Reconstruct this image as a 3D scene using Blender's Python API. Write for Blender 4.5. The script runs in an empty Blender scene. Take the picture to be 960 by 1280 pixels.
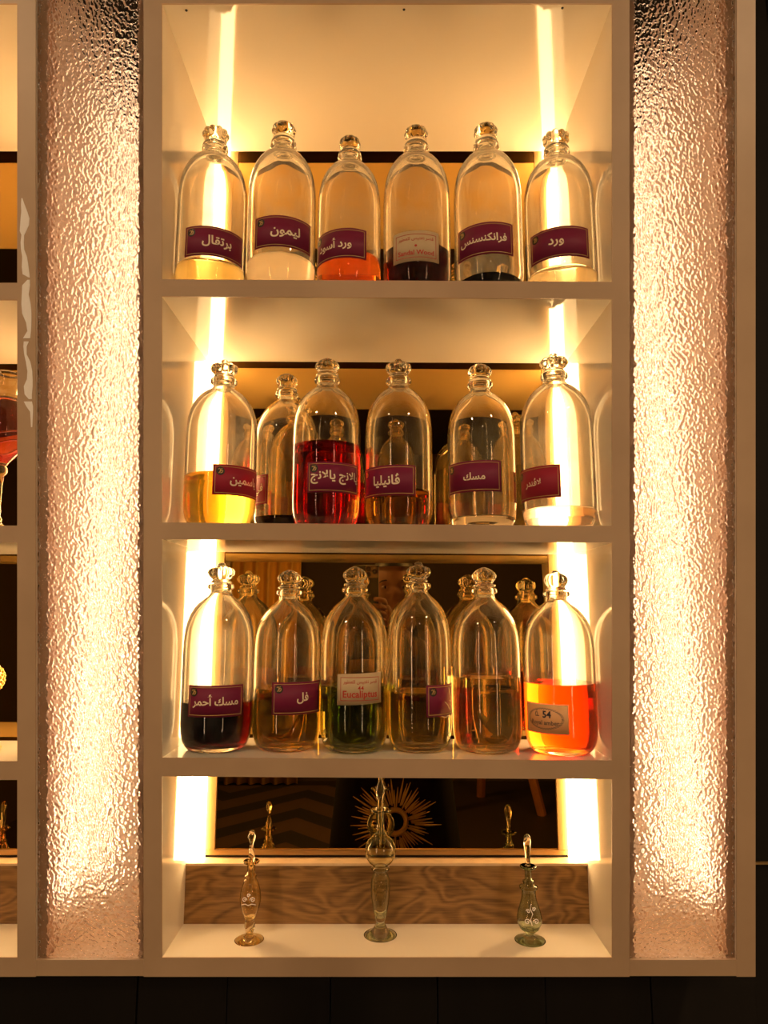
import bpy, bmesh, math, random
from mathutils import Vector, Matrix, noise

random.seed(7)
C = bpy.context.scene
COL = C.collection
PI = math.pi

# ------------------------------------------------------------------ camera / layout
FPX = 850.0                      # focal length in pixels of the 960x1280 frame
TH = math.atan(125.0 / FPX)      # camera looks up by this angle
CT, ST = math.cos(TH), math.sin(TH)
D = 0.8075                       # distance to the cabinet's (leaning) front plane
K = D / FPX                      # metres per pixel on that plane
CZ = 1.45                        # camera height
YM = 1.222 * D                   # y of the mirrors


def fx(px):
    return (px - 480) * K


def fyz(py):
    """(y, z) of the cabinet's front plane at picture row py."""
    s = (640 - py) / FPX
    return D * (CT - s * ST), CZ + D * (ST + s * CT)


def slope(py):
    s = (640 - py) / FPX
    return (ST + s * CT) / (CT - s * ST)


def z_at(py, y):
    return CZ + slope(py) * y


def x_at(px, y, z):
    return (px - 480) / FPX * (y * CT + (z - CZ) * ST)


# ------------------------------------------------------------------ materials
def new_mat(name):
    m = bpy.data.materials.new(name)
    m.use_nodes = True
    nt = m.node_tree
    nt.nodes.clear()
    out = nt.nodes.new('ShaderNodeOutputMaterial')
    return m, nt, out


def N(nt, kind, **kw):
    n = nt.nodes.new(kind)
    for k, v in kw.items():
        setattr(n, k, v)
    return n


def principled(name, col, rough=0.5, metal=0.0, col2=None, scale=20, stretch=(1, 1, 1), bump=0.0, spec=0.5,
               ramp=(0.35, 0.65), trans=0.0, coat=0.0, detail=4):
    m, nt, out = new_mat(name)
    b = N(nt, 'ShaderNodeBsdfPrincipled')
    b.inputs['Base Color'].default_value = (*col, 1)
    b.inputs['Roughness'].default_value = rough
    b.inputs['Metallic'].default_value = metal
    b.inputs['Specular IOR Level'].default_value = spec
    b.inputs['Transmission Weight'].default_value = trans
    b.inputs['Coat Weight'].default_value = coat
    nt.links.new(b.outputs[0], out.inputs[0])
    if col2 is not None or bump:
        tc = N(nt, 'ShaderNodeTexCoord')
        mp = N(nt, 'ShaderNodeMapping')
        mp.inputs['Scale'].default_value = stretch
        nz = N(nt, 'ShaderNodeTexNoise')
        nz.inputs['Scale'].default_value = scale
        nz.inputs['Detail'].default_value = detail
        nt.links.new(tc.outputs['Object'], mp.inputs[0])
        nt.links.new(mp.outputs[0], nz.inputs[0])
        if col2 is not None:
            r = N(nt, 'ShaderNodeValToRGB')
            r.color_ramp.elements[0].position = ramp[0]
            r.color_ramp.elements[1].position = ramp[1]
            r.color_ramp.elements[0].color = (*col, 1)
            r.color_ramp.elements[1].color = (*col2, 1)
            nt.links.new(nz.outputs[0], r.inputs[0])
            nt.links.new(r.outputs[0], b.inputs['Base Color'])
        if bump:
            bp = N(nt, 'ShaderNodeBump')
            bp.inputs['Strength'].default_value = bump
            bp.inputs['Distance'].default_value = 0.002
            nt.links.new(nz.outputs[0], bp.inputs['Height'])
            nt.links.new(bp.outputs[0], b.inputs['Normal'])
    return m


def glass(name, col=(0.99, 0.985, 0.96), ior=1.47, rough=0.0, haze=0.0, haze_col=(0.9, 0.88, 0.82), bump=0.0, bscale=60, absorb=None, density=0):
    m, nt, out = new_mat(name)
    g = N(nt, 'ShaderNodeBsdfGlass')
    g.inputs['Color'].default_value = (*col, 1)
    g.inputs['IOR'].default_value = ior
    g.inputs['Roughness'].default_value = rough
    last = g.outputs[0]
    tc = N(nt, 'ShaderNodeTexCoord')
    if haze:
        tr = N(nt, 'ShaderNodeBsdfTranslucent')
        tr.inputs['Color'].default_value = (*haze_col, 1)
        df = N(nt, 'ShaderNodeBsdfDiffuse')
        df.inputs['Color'].default_value = (*haze_col, 1)
        mm = N(nt, 'ShaderNodeMixShader')
        mm.inputs[0].default_value = 0.12
        nt.links.new(tr.outputs[0], mm.inputs[1])
        nt.links.new(df.outputs[0], mm.inputs[2])
        nz = N(nt, 'ShaderNodeTexNoise')
        nz.inputs['Scale'].default_value = 38
        nz.inputs['Detail'].default_value = 6
        mr = N(nt, 'ShaderNodeMapRange')
        mr.inputs['From Min'].default_value = 0.38
        mr.inputs['From Max'].default_value = 0.72
        mr.inputs['To Min'].default_value = haze * 0.35
        mr.inputs['To Max'].default_value = haze * 1.8
        nt.links.new(tc.outputs['Object'], nz.inputs[0])
        nt.links.new(nz.outputs[0], mr.inputs[0])
        mx = N(nt, 'ShaderNodeMixShader')
        nt.links.new(mr.outputs[0], mx.inputs[0])
        nt.links.new(last, mx.inputs[1])
        nt.links.new(mm.outputs[0], mx.inputs[2])
        last = mx.outputs[0]
    if bump:
        n2 = N(nt, 'ShaderNodeTexNoise')
        n2.inputs['Scale'].default_value = bscale
        bp = N(nt, 'ShaderNodeBump')
        bp.inputs['Strength'].default_value = bump
        bp.inputs['Distance'].default_value = 0.002
        nt.links.new(tc.outputs['Object'], n2.inputs[0])
        nt.links.new(n2.outputs[0], bp.inputs['Height'])
        nt.links.new(bp.outputs[0], g.inputs['Normal'])
    nt.links.new(last, out.inputs[0])
    if absorb is not None:
        v = N(nt, 'ShaderNodeVolumeAbsorption')
        v.inputs['Color'].default_value = (*absorb, 1)
        v.inputs['Density'].default_value = density
        nt.links.new(v.outputs[0], out.inputs[1])
    return m


def emit(name, col, strength):
    m, nt, out = new_mat(name)
    e = N(nt, 'ShaderNodeEmission')
    e.inputs[0].default_value = (*col, 1)
    e.inputs[1].default_value = strength
    nt.links.new(e.outputs[0], out.inputs[0])
    return m


def glossy(name, col, rough=0.0):
    m, nt, out = new_mat(name)
    e = N(nt, 'ShaderNodeBsdfGlossy')
    e.inputs[0].default_value = (*col, 1)
    e.inputs['Roughness'].default_value = rough
    nt.links.new(e.outputs[0], out.inputs[0])
    return m


def wood(name, c1, c2, rough=0.45):
    """figured plywood: warped rings stretched along x."""
    m, nt, out = new_mat(name)
    b = N(nt, 'ShaderNodeBsdfPrincipled')
    b.inputs['Roughness'].default_value = rough
    tc = N(nt, 'ShaderNodeTexCoord')
    mp = N(nt, 'ShaderNodeMapping')
    mp.inputs['Scale'].default_value = (3.2, 1, 9.0)
    nz = N(nt, 'ShaderNodeTexNoise')
    nz.inputs['Scale'].default_value = 2.2
    nz.inputs['Detail'].default_value = 2
    nz.inputs['Distortion'].default_value = 0.8
    mul = N(nt, 'ShaderNodeMath', operation='MULTIPLY')
    mul.inputs[1].default_value = 55
    sn = N(nt, 'ShaderNodeMath', operation='SINE')
    mp2 = N(nt, 'ShaderNodeMapping')
    mp2.inputs['Scale'].default_value = (10, 10, 160)
    n2 = N(nt, 'ShaderNodeTexNoise')
    n2.inputs['Scale'].default_value = 3
    n2.inputs['Detail'].default_value = 6
    ad = N(nt, 'ShaderNodeMath', operation='MULTIPLY_ADD')
    ad.inputs[1].default_value = 0.22
    r = N(nt, 'ShaderNodeValToRGB')
    r.color_ramp.elements[0].position = 0.1
    r.color_ramp.elements[1].position = 0.85
    r.color_ramp.elements[0].color = (*c1, 1)
    r.color_ramp.elements[1].color = (*c2, 1)
    L = nt.links.new
    L(tc.outputs['Object'], mp.inputs[0]); L(mp.outputs[0], nz.inputs[0]); L(nz.outputs[0], mul.inputs[0]); L(mul.outputs[0], sn.inputs[0])
    L(tc.outputs['Object'], mp2.inputs[0]); L(mp2.outputs[0], n2.inputs[0])
    L(sn.outputs[0], ad.inputs[0]); L(n2.outputs[0], ad.inputs[2]); L(ad.outputs[0], r.inputs[0])
    L(r.outputs[0], b.inputs['Base Color']); L(b.outputs[0], out.inputs[0])
    return m


LEDC = (1.0, 0.62, 0.26)
LEDB = (1.0, 0.75, 0.49)
LED_MAIN = 34.0
LED_BOX = 46.0
FILL_DOWN = 440.0
FILL_TUBE = 24.0
M = dict(
    cream=principled('cream_gloss_laminate', (0.83, 0.75, 0.62), 0.06, spec=0.5),
    taupe=principled('taupe_edge_laminate', (0.44, 0.30, 0.185), 0.42, col2=(0.50, 0.345, 0.215), scale=9, bump=0.02),
    lip=principled('brown_frame_lip', (0.55, 0.36, 0.24), 0.5),
    raw=principled('raw_board_edge', (0.05, 0.028, 0.014), 0.8),
    ply=wood('figured_plywood', (0.10, 0.044, 0.011), (0.29, 0.15, 0.045)),
    plytop=principled('plywood_edge', (0.75, 0.55, 0.33), 0.5, col2=(0.6, 0.42, 0.24), scale=30),
    mirror=glossy('bronze_mirror', (0.66, 0.43, 0.13)),
    brass=principled('brown_brass_trim', (0.45, 0.27, 0.10), 0.35, metal=0.6),
    led=emit('warm_led', LEDC, LED_MAIN),
    led2=emit('warm_led_box', LEDB, LED_BOX),
    lamp=emit('fill_downlight_glow', (1.0, 0.66, 0.36), FILL_DOWN),
    tube=emit('fill_tube_glow', (1.0, 0.66, 0.36), FILL_TUBE),
    channel=principled('white_channel', (0.8, 0.76, 0.7), 0.4),
    pebble=glass('pebbled_glass', (0.985, 0.97, 0.95), 1.5),
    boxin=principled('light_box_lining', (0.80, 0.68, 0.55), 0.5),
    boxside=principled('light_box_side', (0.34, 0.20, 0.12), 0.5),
    clear=glass('clear_glass', (0.988, 0.975, 0.93), haze=0.02),
    dusty=glass('dusty_clear_glass', (0.99, 0.98, 0.95), haze=0.075),
    crown=glass('crown_glass', (0.985, 0.975, 0.93), 1.5),
    purple=principled('plum_label', (0.17, 0.009, 0.045), 0.55, spec=0.3),
    purple_r=principled('crimson_label', (0.30, 0.012, 0.035), 0.55, spec=0.3),
    gold=principled('gold_print', (0.55, 0.34, 0.10), 0.4),
    pale=principled('pale_print', (0.80, 0.66, 0.46), 0.5),
    black=principled('black_print', (0.015, 0.012, 0.01), 0.4),
    paper=principled('cream_paper', (0.56, 0.42, 0.25), 0.6, col2=(0.50, 0.37, 0.21), scale=40),
    redink=principled('red_ink', (0.45, 0.03, 0.02), 0.6),
    film=principled('tan_film', (0.80, 0.42, 0.18), 0.5),
    navy=principled('navy_ink', (0.02, 0.02, 0.04), 0.6),
    tape=principled('torn_white_film', (0.95, 0.90, 0.85), 0.2, bump=0.4, scale=200),
    darkwall=principled('black_brown_panelling', (0.009, 0.0066, 0.005), 0.7, spec=0.25, col2=(0.013, 0.0095, 0.007), scale=14, stretch=(1, 1, 0.1)),
    room=principled('dark_room_wall', (0.05, 0.028, 0.014), 0.7),
    floor=principled('dark_floor', (0.03, 0.018, 0.01), 0.5),
    wenge=principled('orange_wood', (0.45, 0.18, 0.05), 0.4, col2=(0.35, 0.13, 0.04), scale=8),
    curtain=principled('gold_satin', (0.8, 0.45, 0.08), 0.4),
)


def liquid_mats(name, absorb, density):
    side = glass(name + '_side', (1, 1, 1), 1.34 / 1.47, absorb=absorb, density=density)
    top = glass(name + '_top', (1, 1, 1), 1.34, absorb=absorb, density=density)
    return side, top


# ------------------------------------------------------------------ object helpers
def link(o, parent=None):
    COL.objects.link(o)
    if parent is not None:
        o.parent = parent
    return o


def obj(name, bm, mats, parent=None, smooth=False, label=None):
    me = bpy.data.meshes.new(name)
    bm.to_mesh(me)
    bm.free()
    if not isinstance(mats, (list, tuple)):
        mats = [mats]
    for m in mats:
        me.materials.append(m)
    if smooth:
        for p in me.polygons:
            p.use_smooth = True
    o = bpy.data.objects.new(name, me)
    link(o, parent)
    if label:
        o['label'] = label
    return o


def thing(name, label, cat, loc=(0, 0, 0), rz=0, group=None):
    o = bpy.data.objects.new(name, None)
    o.empty_display_size = 0.05
    link(o)
    o.location = loc
    o.rotation_euler = (0, 0, rz)
    o['label'] = label
    o['category'] = cat
    if group:
        o['group'] = group
    return o


def structure(o):
    o['kind'] = 'structure'
    return o


def tag(o, label, cat, group=None):
    o['label'] = label
    o['category'] = cat
    if group:
        o['group'] = group
    return o


def add_prism(bm, poly, x0, x1, dz=0.0, mi=0):
    """poly: (y, z) counter-clockwise seen from +x; extruded x0..x1; the right end dz lower."""
    a = [bm.verts.new((x0, y, z)) for y, z in poly]
    b = [bm.verts.new((x1, y, z - dz)) for y, z in poly]
    n = len(poly)
    fs = [bm.faces.new(a[::-1]), bm.faces.new(b)]
    for i in range(n):
        j = (i + 1) % n
        fs.append(bm.faces.new((a[i], a[j], b[j], b[i])))
    for f in fs:
        f.material_index = mi
    return fs


def add_box(bm, x0, x1, y0, y1, z0, z1, mi=0):
    return add_prism(bm, [(y0, z0), (y1, z0), (y1, z1), (y0, z1)], x0, x1, 0, mi)


def fix(bm, bevel=0.0):
    bmesh.ops.recalc_face_normals(bm, faces=bm.faces)
    if bevel:
        bmesh.ops.bevel(bm, geom=bm.edges[:], offset=bevel, segments=2, affect='EDGES', profile=0.5)
    return bm


def lathe(bm, prof, seg=48, mod=None, mi=0, close=True, mi_fn=None, twist=None):
    """prof: list of (r, z). mod(r, z, phi, i) -> (r, z)."""
    rows = []
    for i, (r, z) in enumerate(prof):
        if r < 1e-6:
            rows.append([bm.verts.new((0, 0, z))])
            continue
        row = []
        for s in range(seg):
            ph = 2 * PI * s / seg
            rr, zz = (r, z) if mod is None else mod(r, z, ph, i)
            row.append(bm.verts.new((rr * math.sin(ph), -rr * math.cos(ph), zz)))
        rows.append(row)
    for i in range(len(rows) - 1):
        a, b = rows[i], rows[i + 1]
        m = mi if mi_fn is None else mi_fn(i)
        for s in range(seg):
            t = (s + 1) % seg
            if len(a) == 1 and len(b) == 1:
                continue
            if len(a) == 1:
                f = bm.faces.new((a[0], b[t], b[s]))
            elif len(b) == 1:
                f = bm.faces.new((a[s], a[t], b[0]))
            else:
                f = bm.faces.new((a[s], a[t], b[t], b[s]))
            f.material_index = m
    return rows


def tube(bm, pts, rad, seg=8, mi=0):
    """round tube along pts; rad a number or a list."""
    pts = [Vector(p) for p in pts]
    rads = rad if isinstance(rad, (list, tuple)) else [rad] * len(pts)
    rows = []
    up = Vector((0.13, 0.21, 0.97)).normalized()
    for i, p in enumerate(pts):
        t = (pts[min(i + 1, len(pts) - 1)] - pts[max(i - 1, 0)]).normalized()
        a = t.cross(up)
        if a.length < 1e-3:
            a = t.cross(Vector((1, 0, 0)))
        a.normalize()
        b = t.cross(a).normalized()
        rows.append([bm.verts.new(p + (a * math.cos(2 * PI * s / seg) + b * math.sin(2 * PI * s / seg)) * rads[i]) for s in range(seg)])
    for i in range(len(rows) - 1):
        for s in range(seg):
            t = (s + 1) % seg
            f = bm.faces.new((rows[i][s], rows[i][t], rows[i + 1][t], rows[i + 1][s]))
            f.material_index = mi
    for r in (rows[0][::-1], rows[-1]):
        f = bm.faces.new(r)
        f.material_index = mi


# ------------------------------------------------------------------ Arabic / Latin lettering
FORMS = {
    'ا': (0xFE8D, 0xFE8E), 'أ': (0xFE83, 0xFE84), 'د': (0xFEA9, 0xFEAA), 'ر': (0xFEAD, 0xFEAE), 'و': (0xFEED, 0xFEEE),
    'ب': (0xFE8F,), 'ت': (0xFE95,), 'ج': (0xFE9D,), 'ح': (0xFEA1,), 'س': (0xFEB1,), 'ص': (0xFEB9,), 'ط': (0xFEC1,), 'ع': (0xFEC9,),
    'ف': (0xFED1,), 'ق': (0xFED5,), 'ك': (0xFED9,), 'ل': (0xFEDD,), 'م': (0xFEE1,), 'ن': (0xFEE5,), 'ي': (0xFEF1,), 'ڤ': (0xFB6A,),
    '\ufefb': (0xFEFB, 0xFEFC),
}


def shape_arabic(s):
    s = s.replace('لا', '\ufefb')
    out = []
    for i, ch in enumerate(s):
        if ch not in FORMS:
            out.append(ch)
            continue
        f = FORMS[ch]
        prev = i > 0 and s[i - 1] in FORMS and len(FORMS[s[i - 1]]) == 1
        nxt = i + 1 < len(s) and s[i + 1] in FORMS and len(f) == 1
        if len(f) == 2:
            out.append(chr(f[1] if prev else f[0]))
        else:
            out.append(chr(f[0] + (3 if prev and nxt else 1 if prev else 2 if nxt else 0)))
    return ''.join(reversed(out))


GLYPHS = {}


def text_width(s):
    c = bpy.data.curves.new('t', 'FONT')
    c.body = s
    o = bpy.data.objects.new('t', c)
    COL.objects.link(o)
    bpy.context.view_layer.update()
    w = o.dimensions.x
    bpy.data.objects.remove(o)
    bpy.data.curves.remove(c)
    return w


BARS = text_width('||')


def glyph(ch, off):
    key = (ch, off)
    if key in GLYPHS:
        return GLYPHS[key]
    adv = text_width('|' + ch + '|') - BARS
    vs, fs = [], []
    if ch != ' ':
        c = bpy.data.curves.new('t', 'FONT')
        c.body = ch
        c.offset = off
        c.resolution_u = 2
        c.fill_mode = 'FRONT'
        o = bpy.data.objects.new('t', c)
        COL.objects.link(o)
        bpy.context.view_layer.update()
        me = o.to_mesh()
        vs = [(v.co.x, v.co.y) for v in me.vertices]
        fs = [tuple(p.vertices) for p in me.polygons]
        o.to_mesh_clear()
        bpy.data.objects.remove(o)
        bpy.data.curves.remove(c)
    GLYPHS[key] = (adv, vs, fs)
    return GLYPHS[key]


def text_flat(s, off=0.018):
    """bmesh of the lettering in the xy plane, plus its bounds."""
    bm = bmesh.new()
    x = 0.0
    for ch in s:
        adv, vs, fs = glyph(ch, off)
        bv = [bm.verts.new((x + a, b, 0)) for a, b in vs]
        for f in fs:
            try:
                bm.faces.new([bv[i] for i in f])
            except ValueError:
                pass
        x += adv
    xs = [v.co.x for v in bm.verts]
    ys = [v.co.y for v in bm.verts]
    return bm, (min(xs), max(xs), min(ys), max(ys))


def bend(bm, R, ph0, step=0.002):
    """bend a flat bmesh (x along the arc, y up, metres) round the z axis at radius R, centre angle ph0."""
    xs = [v.co.x for v in bm.verts]
    x = min(xs) + step
    while x < max(xs):
        bmesh.ops.bisect_plane(bm, geom=bm.verts[:] + bm.edges[:] + bm.faces[:], plane_co=(x, 0, 0), plane_no=(1, 0, 0), dist=1e-7)
        x += step
    for v in bm.verts:
        a = ph0 + v.co.x / R
        rr = R + v.co.z
        v.co = Vector((rr * math.sin(a), -rr * math.cos(a), v.co.y))
    return bm


def lettering(s, R, ph0, zc, width=None, height=None, off=0.018, dx=0.0, dy=0.0):
    bm, (a, b, c, d) = text_flat(s, off)
    k = width / (b - a) if width else height / (d - c)
    for v in bm.verts:
        v.co = Vector(((v.co.x - (a + b) / 2) * k + dx, (v.co.y - (c + d) / 2) * k + zc + dy, 0))
    bend(bm, R, ph0)
    return bm


def rect_flat(bm, x0, x1, y0, y1, z=0.0, mi=0):
    v = [bm.verts.new((x, y, z)) for x, y in ((x0, y0), (x1, y0), (x1, y1), (x0, y1))]
    f = bm.faces.new(v)
    f.material_index = mi


def frame_flat(bm, x0, x1, y0, y1, t, mi=0):
    rect_flat(bm, x0, x1, y1 - t, y1, 0, mi)
    rect_flat(bm, x0, x1, y0, y0 + t, 0, mi)
    rect_flat(bm, x0, x0 + t, y0 + t, y1 - t, 0, mi)
    rect_flat(bm, x1 - t, x1, y0 + t, y1 - t, 0, mi)


def disc_flat(bm, x, y, r, n=20, mi=0, squash=1.0):
    f = bm.faces.new([bm.verts.new((x + r * math.cos(2 * PI * i / n), y + r * squash * math.sin(2 * PI * i / n), 0)) for i in range(n)])
    f.material_index = mi


def stroke_flat(bm, pts, w, mi=0):
    """flat ribbon of width w along 2-D points."""
    n = len(pts)
    L, R_ = [], []
    for i in range(n):
        ax, ay = pts[max(i - 1, 0)]
        bx, by = pts[min(i + 1, n - 1)]
        dx, dy = bx - ax, by - ay
        l = math.hypot(dx, dy) or 1
        nx, ny = -dy / l * w / 2, dx / l * w / 2
        L.append(bm.verts.new((pts[i][0] + nx, pts[i][1] + ny, 0)))
        R_.append(bm.verts.new((pts[i][0] - nx, pts[i][1] - ny, 0)))
    for i in range(n - 1):
        f = bm.faces.new((R_[i], R_[i + 1], L[i + 1], L[i]))
        f.material_index = mi


def sheet(R, ph0, ph1, z0, z1, t=0.00025, skew=0.0):
    """curved label sheet with thickness."""
    bm = bmesh.new()
    n = 28
    rows = []
    for i in range(n + 1):
        a = ph0 + (ph1 - ph0) * i / n
        dz = skew * (i / n - 0.5)
        rows.append([bm.verts.new((r * math.sin(a), -r * math.cos(a), z + dz)) for r, z in ((R, z0), (R + t, z0), (R + t, z1), (R, z1))])
    for i in range(n):
        for k in range(4):
            j = (k + 1) % 4
            bm.faces.new((rows[i][k], rows[i][j], rows[i + 1][j], rows[i + 1][k]))
    bm.faces.new(rows[0])
    bm.faces.new(rows[-1])
    return fix(bm)


# ------------------------------------------------------------------ bottles
OUT_A = [(0, 2.6), (18, 1.6), (26, 0.3), (30, 0.2), (34, 1.8), (37.6, 5.5), (40.4, 12), (42.2, 21), (43, 32), (43, 60), (43, 95), (43, 124), (42.6, 137),
         (41.4, 149), (39.2, 159.5), (36, 168.5), (31.6, 176.5), (26.6, 183), (21.5, 187.6), (17.2, 190.8), (14.4, 193.6), (13.0, 196.6)]
RING1 = [(12.9, 199), (13.4, 200.0), (15.6, 200.8), (16.4, 202.2), (16.4, 205.6), (15.8, 207.0), (14.2, 207.8), (11.5, 208), (9.6, 207.4)]
RING2 = [(13.2, 198.2), (15.2, 198.8), (16.6, 200.2), (16.6, 202.0), (15.2, 203.2), (14.6, 203.9), (15.6, 204.6), (16.2, 205.8), (15.8, 207.2), (14.2, 208), (11.5, 208.2), (9.6, 207.4)]
INN = [(9.2, 203), (9.2, 197), (10.4, 193.2), (14.4, 188.2), (18.9, 184.6), (24.2, 179.6), (29.2, 173.2), (33.4, 165.6), (36.6, 157), (38.8, 147),
       (39.9, 136), (40.3, 124), (40.3, 95), (40.3, 60), (40.2, 34), (39.4, 23), (37.4, 15), (34, 9.6), (28, 7.2), (18, 7.6), (0, 8.2)]

# crowns: (r, z) from the stopper's flange up; flute depth by row
CROWNS = {
    'bud': ([(9.0, 195), (9.0, 207.9), (9.3, 208.6), (13.6, 209.0), (14.6, 210.2), (14.4, 212.2), (11.6, 213.4), (10.8, 215), (12.4, 218), (14.4, 221.6), (14.9, 224.6),
             (13.4, 228.4), (10.2, 231.6), (6.0, 234.2), (2.6, 235.6), (0, 236)], 10, 0.17, 215, 231, 0.0),
    'tulip': ([(9.0, 195), (9.0, 207.9), (9.3, 208.6), (12.6, 209.0), (13.2, 210.2), (12.4, 211.6), (10.6, 212.6), (11.4, 214.0), (14.2, 217.2), (16.0, 220.6), (16.4, 223.4),
              (15.0, 226.2), (11.8, 228.2), (8.4, 229.4), (6.2, 230.6), (5.3, 232.8), (3.8, 235.0), (0, 236)], 10, 0.15, 213, 230, 0.6),
    'ball': ([(9.0, 195), (9.0, 207.9), (9.3, 208.6), (12.6, 208.9), (12.8, 210.6), (11.4, 212), (10.6, 213.4), (12.0, 215.6), (13.8, 218.8), (14.4, 222.4), (13.8, 226),
              (12.2, 228.8), (9.8, 230.6), (7.2, 231.8), (5.4, 233.2), (3.6, 235.2), (0, 236)], 9, 0.12, 213, 230, 0.0),
}


def lerp_profile(prof, zl):
    """inner profile (going down) split at level zl: rows above, the radius there, rows below."""
    above, below, rl = [], [], None
    for i, (r, z) in enumerate(prof):
        if z > zl:
            above.append((r, z))
        else:
            if rl is None:
                r0, z0 = prof[i - 1]
                t = (z0 - zl) / (z0 - z)
                rl = r0 + (r - r0) * t
            below.append((r, z))
    return above, rl, below


def make_bottle(spec):
    """spec: see BOTTLES. Builds one corked glass bottle with its own liquid, stopper and label."""
    x, yc, zb, R, H = spec['x'], spec['yc'], spec['zb'], spec['R'], spec['H']
    kr, kz = R / 43.0, H / 236.0
    root = thing('perfume_oil_bottle', spec['label'], 'bottle', (x, yc, zb), 0, 'stoppered glass bottles on the shelves')
    S = lambda pr: [(r * kr, z * kz) for r, z in pr]
    outer = S(OUT_A + (RING2 if spec.get('ring') == 2 else RING1))
    inner = S(INN)
    bm = bmesh.new()
    zl = spec.get('level')
    if zl:
        above, rl, below = lerp_profile(inner, zl)
        lathe(bm, outer + above + [(rl, zl)], 64)
    else:
        lathe(bm, outer + inner, 64)
    body = obj('bottle_body', bm, M['dusty'] if spec.get('dusty') else M['clear'], root, True)
    if zl:
        bm = bmesh.new()
        prof = [(0, zl)] + [(rl * t, zl) for t in (0.5, 1.0)] + below
        lathe(bm, prof, 64, mi_fn=lambda i: 1 if i < 2 else 0)
        bmesh.ops.recalc_face_normals(bm, faces=bm.faces)
        o = obj('liquid', bm, list(LIQ[spec['liq']]), root, True)
        if spec.get('liqlabel'):
            o['label'] = spec['liqlabel']
        for p in o.data.polygons:
            if p.material_index == 1:
                p.use_smooth = False
    prof, nf, dep, f0, f1, sc = CROWNS[spec.get('crown', 'bud')]
    turn = random.random() * 6

    def mod(r, z, ph, i):
        h = prof[i][1]
        if f0 < h < f1:
            w = math.sin(PI * (h - f0) / (f1 - f0)) ** 0.5
            c = abs(math.cos(nf * (ph + turn) / 2))
            r = r * (1 + dep * w * (c - 0.6))
            if sc and h > f1 - 5 and prof[i][0] > 9:
                z += sc * kz * (c - 0.5) * 2
        return r, z
    bm = bmesh.new()
    lathe(bm, [(0, 195 * kz)] + S(prof), nf * 8, mod=lambda r, z, ph, i: mod(r, z, ph, max(i - 1, 0)))
    obj('crown_stopper', fix(bm), M['crown'], root, True)
    lab = spec.get('lab')
    if not lab:
        return root
    a0, a1, z0, z1 = lab['a0'], lab['a1'], lab['z0'], lab['z1']
    am, Rl = (a0 + a1) / 2, R + 0.0001
    w, h = (a1 - a0) * R, z1 - z0
    kind = lab['kind']
    base = {'plum': M['purple'], 'crimson': M['purple_r'], 'paper': M['paper'], 'film': M['film']}[kind]
    lo = obj('paper_label', sheet(Rl, a0, a1, z0, z1, skew=lab.get('skew', 0)), base, root, True, lab.get('label'))
    Rt = Rl + 0.00045
    zc = (z0 + z1) / 2
    if kind in ('plum', 'crimson'):
        bm = bmesh.new()
        frame_flat(bm, -w / 2 + .0022, w / 2 - .0022, z0 + .0022, z1 - .0022, .0006)
        obj('gold_border', bend(bm, Rt, am), M['gold'], lo)
        bm = bmesh.new()
        ex, ey, er = -w / 2 + .0085, z1 - .0082, .0052
        disc_flat(bm, ex, ey, er)
        eo = obj('emblem_disc', bend(bm, Rt + .0001, am), M['black'], lo)
        bm = bmesh.new()
        stroke_flat(bm, [(ex - .002, ey - .0028), (ex - .0005, ey - .001), (ex + .0002, ey + .0015), (ex - .0012, ey + .003), (ex - .0028, ey + .0018)], .0011)
        stroke_flat(bm, [(ex, ey - .0026), (ex + .0022, ey - .0018), (ex + .0028, ey + .0006), (ex + .0012, ey + .0014), (ex + .0006, ey - .0004)], .001)
        stroke_flat(bm, [(ex + .0008, ey + .0026), (ex + .0022, ey + .003)], .0009)
        obj('emblem_mark', bend(bm, Rt + .0002, am), M['gold'], lo)
        if lab.get('text'):
            bm = lettering(shape_arabic(lab['text']), Rt, am, zc, width=lab['tw'] * w, off=0.022, dx=lab.get('dx', 0) * w, dy=lab.get('dy', 0))
            obj('lettering', bm, M['pale'], lo)
        if lab.get('scratch'):
            bm = bmesh.new()
            for pts in ([(-.012, -.002), (-.006, -.006), (-.001, -.012)], [(-.003, .015), (.001, .006), (.004, -.002), (.007, -.005), (.009, .004)],
                        [(-.001, -.001), (.003, -.003), (.001, -.006), (.005, -.008), (.001, -.014)], [(.008, .012), (.009, .002), (.015, -.004), (.019, .004)],
                        [(-.018, -.019), (-.01, -.021), (-.006, -.019), (.002, -.022), (.012, -.02)]):
                stroke_flat(bm, [(px, py + zc) for px, py in pts], .0008)
            obj('scratches', bend(bm, Rt, am), M['pale'], lo)
    elif kind == 'paper':
        bm = bmesh.new()
        frame_flat(bm, -w / 2 + .004, w / 2 - .004, z0 + .0045, z1 - .0045, .0007)
        obj('red_border', bend(bm, Rt, am), M['redink'], lo)
        obj('arabic_heading', lettering(shape_arabic('قصر نفتيس للعطور'), Rt, am, z1 - .0105, width=w * .74, off=0.012), M['redink'], lo)
        if lab.get('num'):
            obj('number', lettering(lab['num'], Rt, am, zc + .001, height=.0055, off=0.01), M['redink'], lo)
        else:
            bm = bmesh.new()
            disc_flat(bm, 0, zc, .0017, 8)
            obj('dot', bend(bm, Rt, am), M['redink'], lo)
        obj('lettering', lettering(lab['text'], Rt, am, z0 + .0112, width=w * .76, off=0.026), M['redink'], lo)
    else:
        bm = bmesh.new()
        pts = []
        n = 44
        ax, ay = w * .41, h * .36
        for i in range(2 * n + 1):
            q = 1.0 if i % 2 else 0.87
            a = PI * i / n
            pts.append((ax * q * math.cos(a), zc + ay * q * math.sin(a)))
        stroke_flat(bm, pts, .0008)
        obj('zigzag_ring', bend(bm, Rt, am), M['navy'], lo)
        bm = bmesh.new()
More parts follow.
